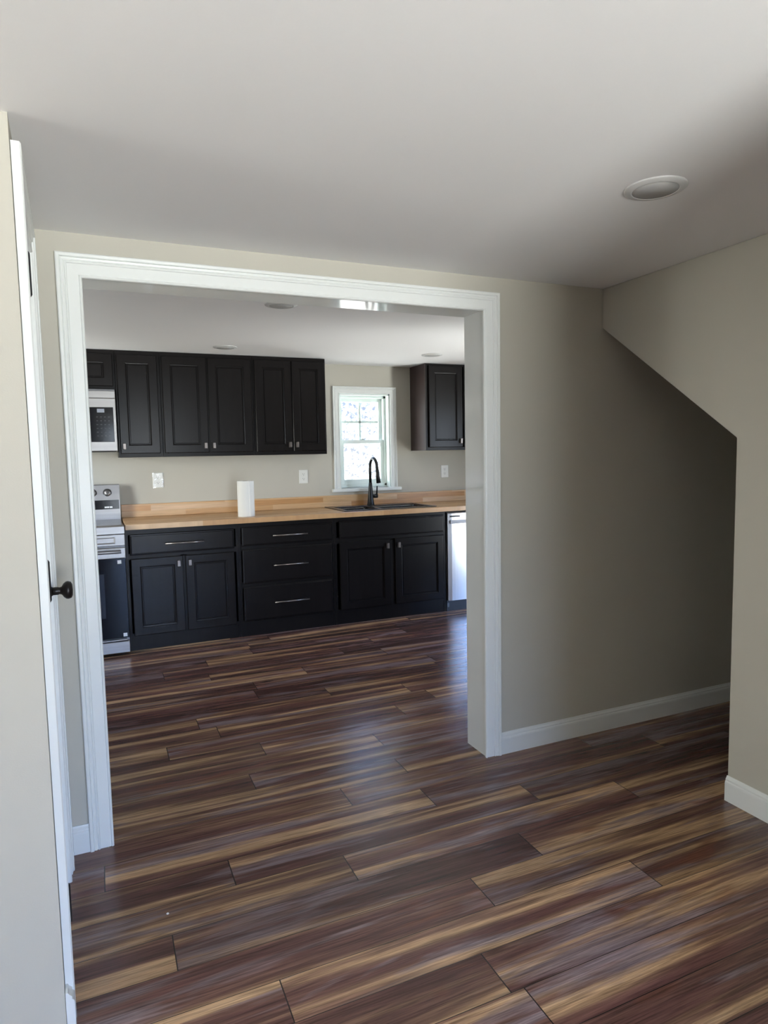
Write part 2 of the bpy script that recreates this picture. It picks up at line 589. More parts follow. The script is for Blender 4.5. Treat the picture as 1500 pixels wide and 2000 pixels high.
# ------------------------------------------------------------------ the rooms
# floor: planks along X, staggered end joints, each plank with its own figure
random.seed(11)
fx0, fx1, fy0, fy1 = -2.2, KXR + 0.05, YB - 0.1, D + 0.05
known = {}       # row index -> one end joint seen in the photograph
for yy, xx in ((-0.48, 0.84), (-1.06, 1.03), (-0.92, 0.505), (-0.62, 1.455), (-0.76, 1.17), (-0.18, 1.28), (-0.04, 0.985), (0.11, 1.297), (0.42, 1.31), (0.70, 1.56), (0.25, 0.67)):
    known[math.floor((yy - PY) / PW)] = xx
fv, ff, fuv, fcol = [], [], [], []
for row in range(math.floor((fy0 - PY) / PW), math.ceil((fy1 - PY) / PW)):
    y0, y1 = PY + row * PW, PY + (row + 1) * PW
    j = known.get(row, random.uniform(0, PL))
    x = j - PL * math.ceil((j - fx0) / PL)
    while x < fx1:
        k = len(fv)
        fv += [(x, y0, 0), (x + PL, y0, 0), (x + PL, y1, 0), (x, y1, 0)]
        ff.append((k, k + 1, k + 2, k + 3))
        fuv += [(0, 0), (PL, 0), (PL, PW), (0, PW)]
        fcol += [(random.random(), random.random(), random.random(), PL)] * 4
        x += PL
me = bpy.data.meshes.new('floor')
me.from_pydata(fv, [], ff)
uvl = me.uv_layers.new(name='UVMap')
for i, q in enumerate(fuv):
    uvl.data[i].uv = q
ca = me.attributes.new('plank', 'FLOAT_COLOR', 'CORNER')
for i, q in enumerate(fcol):
    ca.data[i].color = q
me.materials.append(M_FLOOR)
floor = bpy.data.objects.new('floor', me)
COL.objects.link(floor)
struct(floor, 'dark brown and tan striped plank floor')

B = MB().box(-2.2, NKX, YB - 0.12, 0.03, HC, HC + 0.1)
struct(B.build('ceiling', M_CEIL), 'flat white ceiling of the front room')
B = MB().box(KXL - 0.1, KXR + 0.1, 0.14, D + 0.16, HK, HK + 0.1)
struct(B.build('ceiling', M_CEIL), 'flat white ceiling of the kitchen')

# wall with the wide cased opening
WY0, WY1 = 0.016, 0.157
jx0, jx1, jz = X1 + CW - 0.006, X2 - CW + 0.006, H1 - CW + 0.006
ox0, ox1, oz = jx0 - 0.018, jx1 + 0.018, jz + 0.018
B = MB()
B.prism([(KXL, 0), (ox0, 0), (ox0, oz), (ox1, oz), (ox1, 0), (KXR, 0), (KXR, HK), (KXL, HK)], 'Y', WY0, WY1)
struct(B.build('wall_middle', M_WALL), 'greige wall with the wide cased opening')

# kitchen walls
B = MB()
y0, y1 = D, D + 0.16
B.box(KXL - 0.1, WX0, y0, y1, 0, HK)
B.box(WX1, KXR + 0.1, y0, y1, 0, HK)
B.box(WX0, WX1, y0, y1, 0, WZ0)
B.box(WX0, WX1, y0, y1, WZ1, HK)
struct(B.build('wall_back', M_WALL), 'greige kitchen wall with the small window')
B = MB()
B.box(KXL - 0.1, KXL, WY1, KWY0, 0, HK)
B.box(KXL - 0.1, KXL, KWY1, D, 0, HK)
B.box(KXL - 0.1, KXL, KWY0, KWY1, 0, KWZ0)
B.box(KXL - 0.1, KXL, KWY0, KWY1, KWZ1, HK)
struct(B.build('wall_kitchen_left', M_WALL))
B = MB()
B.box(KXR, KXR + 0.12, WY1, KDY0, 0, HK)
B.box(KXR, KXR + 0.12, KDY1, D, 0, HK)
B.box(KXR, KXR + 0.12, KDY0, KDY1, KDZ1, HK)
struct(B.build('wall_kitchen_right', M_WALL))

# wall under the stairs with its slanted edge, the closet beyond it and the soffit of the stairs
ZS, YS, ZE = 1.932, -0.700, 1.403
YW = -2.30
B = MB().prism([(WY0, HC), (WY0, ZS), (YS, ZE), (YS, 0), (YW, 0), (YW, HC)], 'X', XR, XR + 0.115)
struct(B.build('wall_right', M_WALL, bevel=0.004), 'greige wall with the slanted cut under the stairs')
sl = (ZS - ZE) / (0 - YS)
yf = YS - ZE / sl
B = MB().prism([(WY0, ZS + 0.03), (WY0, ZS + 0.13), (yf, 0.13), (yf, 0.03)], 'X', XR + 0.115, NKX)
struct(B.build('ceiling', M_WALL), 'sloped underside of the stairs')
struct(MB().box(NKX, NKX + 0.1, YB, WY0, 0, HC).build('wall_closet', M_WALL))
# the wall beside the photographer (its end shades the right side of the room) and the rear room
OCX, OCY = 1.34, -2.35
struct(MB().box(OCX, XR + 0.115, OCY - 0.115, OCY, 0, HC).build('wall_near', M_WALL))
struct(MB().box(XR, XR + 0.115, OCY, YW, 0, HC).build('wall_right_end', M_WALL))
B = MB()
B.box(-2.2, RWX0, YB - 0.12, YB, 0, HC)
B.box(RWX1, NKX, YB - 0.12, YB, 0, HC)
B.box(RWX0, RWX1, YB - 0.12, YB, 0, RWZ0)
B.box(RWX0, RWX1, YB - 0.12, YB, RWZ1, HC)
struct(B.build('wall_rear', M_WALL))
B = MB()
B.box(-2.3, -2.2, YB - 0.12, LWY0, 0, HC)
B.box(-2.3, -2.2, LWY1, YN, 0, HC)
B.box(-2.3, -2.2, LWY0, LWY1, 0, LWZ0)
B.box(-2.3, -2.2, LWY0, LWY1, LWZ1, HC)
struct(B.build('wall_far_left', M_WALL))

# left: a return wall that faces the room, then a short wall with a narrow door
TH = math.atan2(0.026, 0.776)
struct(MB().box(-2.2, -0.1, YN, YN + 0.1, 0, HC).build('wall_return', M_WALL), 'greige wall end at the left edge')


def leftwall(mb, name, material, parent=None, bevel=0.0, off=(0, 0, 0)):
    """local frame: x out of the wall, y along it from the corner, z up"""
    if parent is not None:
        return mb.build(name, material, parent, bevel=bevel)
    o = mb.build(name, material, bevel=bevel)
    o.location = (0, YN, 0)
    o.rotation_euler = (0, 0, TH)
    return o


LW = 0.790
dy0, dy1, dz1 = 0.100, 0.600, 1.985     # door opening in the wall
B = MB()
B.box(-0.11, 0, 0.0, dy0 - 0.012, 0, HC)
B.box(-0.11, 0, dy1 + 0.012, LW, 0, HC)
B.box(-0.11, 0, dy0 - 0.012, dy1 + 0.012, dz1 + 0.012, HC)
struct(leftwall(B, 'wall_left', M_WALL), 'short greige wall with the narrow door')
B = MB()
B.box(-0.11, 0.0, dy0 - 0.012, dy0, 0, dz1)
B.box(-0.11, 0.0, dy1, dy1 + 0.012, 0, dz1)
B.box(-0.11, 0.0, dy0 - 0.012, dy1 + 0.012, dz1, dz1 + 0.012)
struct(leftwall(B, 'trim_4', M_TRIM), 'white door jamb on the left wall')

# casing profile: (distance from the inner edge, thickness)
CPROF = [(0.0, 0.0), (0.0, 0.009), (0.003, 0.0125), (0.007, 0.0125), (0.0095, 0.0085), (0.012, 0.0095), (0.044, 0.0105), (0.046, 0.0145), (0.050, 0.0145),
         (0.0525, 0.011), (0.056, 0.0150), (0.061, 0.0160), (0.0635, 0.0135), (0.0655, 0.0195), (0.074, 0.0205), (0.0776, 0.0175), (0.0776, 0.0)]


def casing(x0, x1, z0, z1, conv, width=CW, legs_only_top=True):
    """mitred casing round an opening whose inner edges are x0..x1, top z1, feet at z0"""
    k = width / CW
    rings = []
    for d, t in CPROF:
        d *= k
        rings.append([conv(x0 - d, t, z0), conv(x0 - d, t, z1 + d), conv(x1 + d, t, z1 + d), conv(x1 + d, t, z0)])
    n = len(rings)
    vs = [p for r in rings for p in r]
    fs = []
    for i in range(n):
        j = (i + 1) % n
        for q in range(3):
            fs.append((i * 4 + q, i * 4 + q + 1, j * 4 + q + 1, j * 4 + q))
    fs.append(tuple(i * 4 for i in range(n)))
    fs.append(tuple(i * 4 + 3 for i in range(n)))
    return MB().add(vs, fs)


B = casing(X1 + CW, X2 - CW, 0, H1 - CW, lambda x, t, z: (x, WY0 - t, z))
struct(B.build('trim_1', M_TRIM), 'white stepped casing round the wide opening')
B = casing(X1 + CW - 0.027, X2 - CW + 0.027, 0, H1 - CW + 0.027, lambda x, t, z: (x, WY1 + t, z))
struct(B.build('trim_5', M_TRIM), 'white casing on the kitchen side of the opening')
B = MB()
ya, yb = WY0 - 0.006, WY1 + 0.0195
B.box(ox0, jx0, ya, yb, 0, jz)
B.box(jx1, ox1, ya, yb, 0, jz)
B.box(ox0, ox1, ya, yb, jz, oz)
struct(B.build('trim_2', M_JAMB), 'white glossy lining of the wide opening')
B = casing(dy0 - 0.004, dy1 + 0.004, 0, dz1 + 0.002, lambda s, t, z: (t + 0.0012, s, z), width=0.0755)
struct(leftwall(B, 'trim_3', M_TRIM), 'white casing round the narrow left door')

BPROF = [(0.0, 0.0), (0.0145, 0.0), (0.0145, 0.070), (0.0135, 0.076), (0.0105, 0.080), (0.0105, 0.086), (0.0060, 0.092), (0.004, 0.0975), (0.0, 0.0975)]


def baseboard(name, a, b, wallface, axis, sgn, label=None):
    """runs along axis from a to b on the plane wallface, sticking out by sgn"""
    B = MB()
    poly = [(wallface + sgn * d, z) for d, z in BPROF]
    B.prism(poly, 'X' if axis == 'X' else 'Y', a, b)
    return struct(B.build(name, M_TRIM), label)


baseboard('baseboard_middle', X2 + 0.0005, NKX - 0.015, WY0, 'X', -1, 'white baseboard right of the wide opening')
baseboard('baseboard_corner', -0.012, X1 - 0.0005, WY0, 'X', -1, 'short white baseboard left of the wide opening')
baseboard('baseboard_right', YS - 0.0, OCY, XR, 'Y', -1, 'white baseboard under the slanted cut wall')
baseboard('baseboard_closet', YS - 1.0, WY0 - 0.0145, NKX, 'Y', -1)
baseboard('baseboard_near', OCX, XR, OCY, 'X', 1)
# baseboard end at the corner, in front of the near door casing
B = MB().prism([(0.0015 + d * 1.35, z) for d, z in BPROF], 'Y', -0.012, 0.0225)
struct(leftwall(B, 'baseboard_left', M_TRIM), 'short white baseboard end at the left corner')

# narrow door in the left wall, hinged at the near side
B = MB()
B.box(-0.036, -0.003, dy0 + 0.004, dy1 - 0.004, 0.010, dz1 - 0.004)
for z0, z1 in ((0.14, 0.80), (0.95, 1.86)):
    for s0, s1 in ((dy0 + 0.085, dy0 + 0.225), (dy1 - 0.225, dy1 - 0.085)):
        B.loops([[(x, s0 + i, z0 + i), (x, s1 - i, z0 + i), (x, s1 - i, z1 - i), (x, s0 + i, z1 - i)] for i, x in ((0, -0.0032), (0.006, -0.0005), (0.02, -0.0025), (0.03, -0.0022))])
door = leftwall(B, 'door_1', M_TRIM)
struct(door, 'narrow white panel door at the left with a black knob')
for zc in (1.80, 1.075, 0.25):
    H = MB()
    H.lathe((0.0155, dy0 + 0.001, zc), [(0.0045, -0.052), (0.0075, -0.047), (0.0075, 0.047), (0.0045, 0.052)], 'Z', 12)
    H.box(-0.002, 0.015, dy0 - 0.0005, dy0 + 0.0035, zc - 0.045, zc + 0.045)
    h = H.build('hinge', M_HINGE, door)
    h['label'] = 'dark metal hinge'
KS, KZ = dy1 - 0.064, 0.972
K = MB().lathe((-0.003, KS, KZ), [(0.012, 0.004), (0.012, 0.030), (0.0105, 0.034), (0.0125, 0.040), (0.021, 0.045), (0.0265, 0.052), (0.0275, 0.058), (0.0250, 0.066), (0.017, 0.070), (0.0, 0.071)], 'X', 28)
knob = K.build('door_knob', M_BRONZE, door)
knob['label'] = 'round black door knob'
K = MB().lathe((-0.003, KS, KZ), [(0.036, 0.0), (0.036, 0.003), (0.033, 0.007), (0.016, 0.010), (0.0125, 0.016), (0.0, 0.016)], 'X', 32)
K.build('rosette', M_BRONZE, knob)

# ------------------------------------------------------------------ kitchen window
win = bpy.data.objects.new('window_1', None)
COL.objects.link(win)
win.location = ((WX0 + WX1) / 2, D, WZ0)
win['_o'] = tuple(win.location)
struct(win, 'small white double-hung window over the sink')
B = MB()
# picture-frame legs and head
B = casing(WX0, WX1, WZ0, WZ1, lambda x, t, z: (x, D - t, z), width=0.062)
B.build('casing', M_TRIM, win)
MB().box(WX0 - 0.085, WX1 + 0.098, D - 0.034, D + 0.06, WZ0 - 0.030, WZ0).build('sill', M_TRIM, win, bevel=0.006, seg=3)
B = MB()
t = 0.012
B.box(WX0, WX0 + t, D, D + 0.16, WZ0, WZ1)
B.box(WX1 - t, WX1, D, D + 0.16, WZ0, WZ1)
B.box(WX0, WX1, D, D + 0.16, WZ1 - t, WZ1)
B.box(WX0, WX1, D + 0.055, D + 0.16, WZ0, WZ0 + t)
B.build('jamb', M_VINYL, win)
B = MB()
ux0, ux1, uz0, uz1 = WX0 + t, WX1 - t, WZ0 + t, WZ1 - t
f = 0.022
for (a, b, c, d) in ((ux0, ux0 + f, uz0, uz1), (ux1 - f, ux1, uz0, uz1), (ux0, ux1, uz1 - f, uz1), (ux0, ux1, uz0, uz0 + f)):
    B.box(a, b, D + 0.065, D + 0.145, c, d)
B.build('frame', M_VINYL, win, bevel=0.002)
zm = 1.493


def sash(name, x0, x1, z0, z1, y, sw, rt, rb, grille):
    B = MB()
    B.box(x0, x0 + sw, y, y + 0.03, z0, z1)
    B.box(x1 - sw, x1, y, y + 0.03, z0, z1)
    B.box(x0 + sw, x1 - sw, y, y + 0.03, z1 - rt, z1)
    B.box(x0 + sw, x1 - sw, y, y + 0.03, z0, z0 + rb)
    s = B.build(name, M_VINYL, win, bevel=0.003)
    MB().box(x0 + sw - 0.003, x1 - sw + 0.003, y + 0.012, y + 0.016, z0 + rb - 0.003, z1 - rt + 0.003).build('pane', M_GLASS, s)
    if grille:
        g = MB()
        xc, zc = (x0 + x1) / 2, (z0 + rb + z1 - rt) / 2
        g.box(xc - 0.009, xc + 0.009, y + 0.0165, y + 0.022, z0 + rb, z1 - rt)
        g.box(x0 + sw, x1 - sw, y + 0.0165, y + 0.022, zc - 0.009, zc + 0.009)
        g.build('grille', M_VINYL, s)
    return s


su_ = sash('upper_sash', ux0 + f - 0.004, ux1 - f + 0.004, zm - 0.03, uz1 - f + 0.004, D + 0.108, 0.036, 0.036, 0.030, True)
sl_ = sash('lower_sash', ux0 + f - 0.004, ux1 - f + 0.004, uz0 + f - 0.004, zm + 0.014, D + 0.074, 0.036, 0.032, 0.046, False)
B = MB()
xm = (WX0 + WX1) / 2
B.box(xm - 0.024, xm + 0.024, D + 0.076, D + 0.100, zm + 0.014, zm + 0.020)
B.box(xm - 0.006, xm + 0.020, D + 0.070, D + 0.082, zm + 0.020, zm + 0.027)
lk = B.build('sash_lock', M_VINYL, sl_, bevel=0.002)

# rear window and kitchen glass door: the openings that let the daylight in
B = MB()
for (a, b, c, d) in ((RWX0, RWX0 + 0.05, RWZ0, RWZ1), (RWX1 - 0.05, RWX1, RWZ0, RWZ1), (RWX0, RWX1, RWZ1 - 0.05, RWZ1), (RWX0, RWX1, RWZ0, RWZ0 + 0.05), (RWX0, RWX1, 1.15, 1.19)):
    B.box(a, b, YB - 0.08, YB - 0.03, c, d)
w2 = struct(B.build('window_2', M_VINYL), 'white window in the rear wall')
MB().box(RWX0 + 0.04, RWX1 - 0.04, YB - 0.058, YB - 0.054, RWZ0 + 0.04, RWZ1 - 0.04).build('pane', M_GLASS, w2)
B = MB()
for (a, b, c, d) in ((KDY0, KDY0 + 0.09, 0, KDZ1), (KDY1 - 0.09, KDY1, 0, KDZ1), (KDY0, KDY1, KDZ1 - 0.1, KDZ1), (KDY0, KDY1, 0, 0.16)):
    B.box(KXR + 0.03, KXR + 0.07, a, b, c, d)
d2 = struct(B.build('door_2', M_TRIM), 'white glazed door at the right end of the kitchen')
MB().box(KXR + 0.048, KXR + 0.052, KDY0 + 0.08, KDY1 - 0.08, 0.15, KDZ1 - 0.09).build('pane', M_GLASS, d2)


B = MB()  # unseen window, added to brighten the left part of the kitchen ceiling
for (a, b, c, d) in ((KWY0, KWY0 + 0.05, KWZ0, KWZ1), (KWY1 - 0.05, KWY1, KWZ0, KWZ1), (KWY0, KWY1, KWZ1 - 0.05, KWZ1), (KWY0, KWY1, KWZ0, KWZ0 + 0.05), (KWY0, KWY1, 1.43, 1.47)):
    B.box(KXL - 0.07, KXL - 0.03, a, b, c, d)
w3 = struct(B.build('added_window', M_VINYL), 'unseen white window added to light the left end of the kitchen')
MB().box(KXL - 0.052, KXL - 0.048, KWY0 + 0.04, KWY1 - 0.04, KWZ0 + 0.04, KWZ1 - 0.04).build('pane', M_GLASS, w3)


B = MB()
for (a, b, c, d) in ((LWY0, LWY0 + 0.04, LWZ0, LWZ1), (LWY1 - 0.04, LWY1, LWZ0, LWZ1), (LWY0, LWY1, LWZ1 - 0.04, LWZ1), (LWY0, LWY1, LWZ0, LWZ0 + 0.04), (LWY0, LWY1, 1.26, 1.30)):
    B.box(-2.27, -2.23, a, b, c, d)
w4 = struct(B.build('window_4', M_VINYL), 'white window in the far left wall')
MB().box(-2.252, -2.248, LWY0 + 0.03, LWY1 - 0.03, LWZ0 + 0.03, LWZ1 - 0.03).build('pane', M_GLASS, w4)


# ------------------------------------------------------------------ cabinets
def knob_pull(x, yf, z, parent):
    """small square finger pull on a door"""
    B = MB()
    B.box(x - 0.0105, x + 0.0105, yf - 0.004, yf, z - 0.022, z + 0.022)
    B.box(x - 0.0105, x + 0.0105, yf - 0.020, yf - 0.004, z + 0.014, z + 0.022)
    B.box(x - 0.0105, x + 0.0105, yf - 0.024, yf - 0.019, z - 0.022, z + 0.022)
    o = B.build('handle', M_PULLK, parent, bevel=0.002)
    o['label'] = 'small square metal pull'
    return o


def bar_pull(x0, x1, yf, z, parent):
    B = MB()
    B.tube([(x0, yf - 0.030, z), (x1, yf - 0.030, z)], 0.0055, 12)
    for x in (x0 + 0.018, x1 - 0.018):
        B.tube([(x, yf, z), (x, yf - 0.030, z)], 0.0045, 10)
    o = B.build('handle', M_PULL, parent)
    o['label'] = 'slim gunmetal bar pull'
    return o


def panel_door(x0, x1, z0, z1, yf, parent, hx=None, hz=None, fw=0.058):
    yb = yf + 0.020
    prof = [(0, yb), (0, yf + 0.004), (0.004, yf), (fw, yf), (fw + 0.002, yf + 0.006), (fw + 0.007, yf + 0.0068), (fw + 0.009, yf + 0.0135), (fw + 0.014, yf + 0.0135), (fw + 0.017, yf + 0.011)]
    d = MB().rect(x0, x1, z0, z1, prof).build('door', M_CAB, parent)
    if hx is not None:
        knob_pull(hx, yf, hz, d)
    return d


def drawer_front(x0, x1, z0, z1, yf, parent, bar=None, name='drawer'):
    yb = yf + 0.020
    prof = [(0, yb), (0, yf + 0.006), (0.004, yf + 0.0035), (0.010, yf + 0.003), (0.013, yf)]
    d = MB().rect(x0, x1, z0, z1, prof).build(name, M_CAB, parent)
    if bar:
        bar_pull(bar[0], bar[1], yf, (z0 + z1) / 2 - 0.002, d)
    return d


YBF = 2.526      # base face frame
YBD = 2.506      # base door fronts


def base_cab(x0, x1, label, cat='base cabinet'):
    c = thing('base_cabinet', label, cat, ((x0 + x1) / 2, 2.82, 0), 'dark base cabinets under the wooden worktop')
    B = MB()
    # open box: sides, bottom, back and a face frame, so that a sink bowl can hang in it
    B.box(x0 + 0.0005, x0 + 0.018, YBF, D - 0.002, 0.0, 0.875)
    B.box(x1 - 0.018, x1 - 0.0005, YBF, D - 0.002, 0.0, 0.875)
    B.box(x0 + 0.018, x1 - 0.018, YBF + 0.02, D - 0.002, 0.09, 0.105)
    B.box(x0 + 0.018, x1 - 0.018, D - 0.010, D - 0.002, 0.105, 0.875)
    B.box(x0 + 0.018, x1 - 0.018, YBF, YBF + 0.02, 0.835, 0.875)
    B.box(x0 + 0.018, x1 - 0.018, YBF, YBF + 0.02, 0.0925, 0.125)
    B.build('body', M_CABIN, c)
    B = MB().box(x0 + 0.0005, x1 - 0.0005, YBF + 0.004, YBF + 0.020, 0, 0.092)
    B.build('toe_kick', M_CABIN, c)
    return c


c = base_cab(0.292, 1.085, 'dark base cabinet beside the range, with one wide drawer over two doors')
MB().box(0.31, 1.067, YBF, YBF + 0.02, 0.66, 0.70).build('rail', M_CABIN, c)
drawer_front(0.320, 1.052, 0.690, 0.838, YBD, c, (0.557, 0.828))
panel_door(0.322, 0.676, 0.108, 0.664, YBD, c, 0.676 - 0.030, 0.664 - 0.052)
panel_door(0.694, 1.050, 0.108, 0.664, YBD, c, 0.694 + 0.030, 0.664 - 0.052)
MB().box(0.66, 0.71, YBF, YBF + 0.02, 0.12, 0.67).build('stile', M_CABIN, c)

c = base_cab(1.085, 1.852, 'dark base cabinet of three stacked drawers, left of the sink cabinet')
for z0, z1, zc in ((0.698, 0.842, .77), (0.408, 0.672, .54), (0.118, 0.386, .255)):
    drawer_front(1.109, 1.826, z0, z1, YBD, c, (1.341, 1.617))
B = MB()
B.box(1.10, 1.835, YBF, YBF + 0.02, 0.66, 0.71)
B.box(1.10, 1.835, YBF, YBF + 0.02, 0.37, 0.42)
B.build('rail', M_CABIN, c)

c = base_cab(1.852, 2.862, 'dark sink cabinet, a plain false front over two doors')
drawer_front(1.890, 2.840, 0.700, 0.846, YBD, c, None, 'false_front')
MB().box(1.87, 2.845, YBF, YBF + 0.02, 0.66, 0.71).build('rail', M_CABIN, c)
panel_door(1.890, 2.336, 0.118, 0.674, YBD, c, 2.336 - 0.030, 0.674 - 0.055)
panel_door(2.378, 2.838, 0.118, 0.674, YBD, c, 2.378 + 0.030, 0.674 - 0.055)
MB().box(2.32, 2.395, YBF, YBF + 0.02, 0.12, 0.67).build('stile', M_CABIN, c)

YUF, YUD = 2.814, 2.794


def wall_cab(x0, x1, z0, z1, label, side=M_CABIN):
    c = thing('wall_cabinet', label, 'wall cabinet', ((x0 + x1) / 2, 2.97, z0), 'dark wall cabinets')
    B = MB()
    B.box(x0 + 0.0004, x1 - 0.0004, YUF, D - 0.001, z0, z1)
    B.build('body', side, c, bevel=0.0015)
    return c


UZ0, UZ1 = 1.384, HK - 0.003
wz = (1.412, 2.134)
c = wall_cab(-0.478, 0.292, 1.880, UZ1, 'short dark cabinet above the microwave')
panel_door(-0.092, 0.277, 1.902, 2.134, YUD, c, None)
panel_door(-0.464, -0.098, 1.902, 2.134, YUD, c, None)
c = wall_cab(0.292, 0.604, UZ0, UZ1, 'narrow single-door dark wall cabinet beside the microwave')
panel_door(0.305, 0.584, wz[0], wz[1], YUD, c, 0.305 + 0.026, wz[0] + 0.052)
c = wall_cab(0.604, 1.302, UZ0, UZ1, 'two-door dark wall cabinet in the middle of the row, above the first outlet')
panel_door(0.617, 0.942, wz[0], wz[1], YUD, c, 0.942 - 0.026, wz[0] + 0.052)
panel_door(0.953, 1.286, wz[0], wz[1], YUD, c, 0.953 + 0.026, wz[0] + 0.052)
c = wall_cab(1.302, 1.907, UZ0, UZ1, 'two-door dark wall cabinet at the end of the row, left of the window')
panel_door(1.316, 1.611, wz[0], wz[1], YUD, c, 1.611 - 0.026, wz[0] + 0.052)
panel_door(1.618, 1.894, wz[0], wz[1], YUD, c, 1.618 + 0.026, wz[0] + 0.052)
c = wall_cab(2.838, 3.595, 1.400, UZ1, 'dark wall cabinet right of the window with a reddish brown side', M_CABIN)
s = MB().box(2.8345, 2.8385, YUF + 0.001, D - 0.001, 1.400, UZ1).build('side_panel', M_CABSIDE, c)
s['label'] = 'reddish brown side panel'
panel_door(2.863, 3.206, 1.426, 2.146, YUD, c, 3.206 - 0.026, 1.426 + 0.055)
panel_door(3.216, 3.570, 1.426, 2.146, YUD, c, 3.216 + 0.026, 1.426 + 0.055)

# ------------------------------------------------------------------ worktop, upstand, sink, tap
SX0, SX1, SY0, SY1 = 1.955, 2.800, 2.555, 3.068      # sink rim
YC0 = D - 0.645
XCE = 3.515
hx0, hx1, hy0, hy1 = SX0 + 0.012, SX1 - 0.012, SY0 + 0.012, SY1 - 0.012
B = MB()
z0, z1 = 0.876, 0.914
ov = [(0.2945, YC0), (XCE, YC0), (XCE, D - 0.0005), (0.2945, D - 0.0005)]
iv = [(hx0, hy0), (hx1, hy0), (hx1, hy1), (hx0, hy1)]
vs = [(x, y, z) for z in (z0, z1) for x, y in ov + iv]
fs = []
for i in range(4):
    j = (i + 1) % 4
    fs += [(i, j, 4 + j, 4 + i), (8 + i, 12 + i, 12 + j, 8 + j), (i, 8 + i, 8 + j, j), (4 + i, 4 + j, 12 + j, 12 + i)]
B.add(vs, fs)
tag(B.build('countertop', M_TOP, bevel=0.003), 'long butcher block worktop over the dark base cabinets', 'countertop')
B = MB().box(0.2945, XCE, D - 0.020, D - 0.0005, 0.9145, 1.016)
tag(B.build('backsplash', M_SPLASH, bevel=0.002), 'low butcher block upstand along the kitchen wall', 'backsplash')

sink = thing('kitchen_sink', 'black double-bowl sink set into the wooden worktop', 'sink', ((SX0 + SX1) / 2, (SY0 + SY1) / 2, 0.914))


def rr(x0, x1, y0, y1, z, r, n=5):
    P = []
    for cx, cy, a0 in ((x1 - r, y0 + r, -90), (x1 - r, y1 - r, 0), (x0 + r, y1 - r, 90), (x0 + r, y0 + r, 180)):
        for k in range(n + 1):
            a = math.radians(a0 + 90 * k / n)
            P.append((cx + r * math.cos(a), cy + r * math.sin(a), z))
    return P


bowls = ((SX0 + 0.040, 2.290, SY0 + 0.040, 2.945), (2.322, SX1 - 0.040, SY0 + 0.040, 2.945))
# rim plate as strips round the two bowls
B = MB()
zr0, zr1 = 0.9142, 0.9220
ax0, ax1, ay0, ay1 = bowls[0][0], bowls[1][1], bowls[0][2], bowls[0][3]
B.box(SX0, SX1, SY0, ay0 + 0.001, zr0, zr1)
B.box(SX0, SX1, ay1 - 0.001, SY1, zr0, zr1)
B.box(SX0, ax0 + 0.001, ay0, ay1, zr0, zr1)
B.box(ax1 - 0.001, SX1, ay0, ay1, zr0, zr1)
B.box(bowls[0][1] - 0.001, bowls[1][0] + 0.001, ay0, ay1, zr0 - 0.01, zr1 - 0.002)
B.build('rim', M_SINK, sink, bevel=0.003)
for k, (a, b, c_, d) in enumerate(bowls):
    B = MB()
    L = [rr(a - 0.004, b + 0.004, c_ - 0.004, d + 0.004, 0.912, 0.006), rr(a, b, c_, d, 0.9135, 0.025), rr(a + 0.004, b - 0.004, c_ + 0.004, d - 0.004, 0.902, 0.03),
         rr(a + 0.010, b - 0.010, c_ + 0.010, d - 0.010, 0.735, 0.04), rr(a + 0.035, b - 0.035, c_ + 0.035, d - 0.035, 0.715, 0.03)]
    B.loops(L, False, True, False)
    bo = B.build('bowl', M_SINK, sink)
    MB().lathe(((a + b) / 2, (c_ + d) / 2, 0.716), [(0.043, 0), (0.043, 0.003), (0.035, 0.004), (0.0, 0.001)], 'Z', 24).build('drain', M_STEELD, bo)

FX, FY, FZ = 2.372, 3.008, 0.9222
fau = thing('faucet', 'tall matte black pull-down faucet behind the sink', 'faucet', (FX, FY, FZ))
B = MB().lathe((FX, FY, FZ), [(0.034, 0.0), (0.034, 0.004), (0.0315, 0.010), (0.0265, 0.05), (0.021, 0.11), (0.017, 0.165), (0.0145, 0.20), (0.0, 0.20)], 'Z', 28)
B.build('body', M_BLACK, fau)
pts = [(FX, FY, FZ + 0.19), (FX, FY, FZ + 0.335)]
RA = 0.078
for k in range(1, 13):
    a = math.pi * k / 12 * 0.93
    pts.append((FX, FY - RA + RA * math.cos(a), FZ + 0.335 + RA * 1.05 * math.sin(a)))
last = pts[-1]
B = MB().tube(pts, 0.0125, 16)
B.build('spout', M_BLACK, fau)
e2 = (last[0], last[1] - 0.012, last[2] - 0.055)
e3 = (last[0], last[1] - 0.034, last[2] - 0.150)
MB().tube([(last[0], last[1] + 0.002, last[2] + 0.008), e2, e3], [0.0128, 0.0155, 0.0195], 18).build('spray_head', M_BLACK, fau)
B = MB()
B.tube([(FX, FY, FZ + 0.080), (FX + 0.064, FY - 0.006, FZ + 0.080)], [0.018, 0.0195], 16)
h = B.build('handle', M_BLACK, fau)
MB().tube([(FX + 0.056, FY - 0.008, FZ + 0.085), (FX + 0.059, FY - 0.010, FZ + 0.130), (FX + 0.060, FY - 0.012, FZ + 0.168)], [0.0085, 0.0065, 0.006], 12).build('lever', M_BLACK, h)

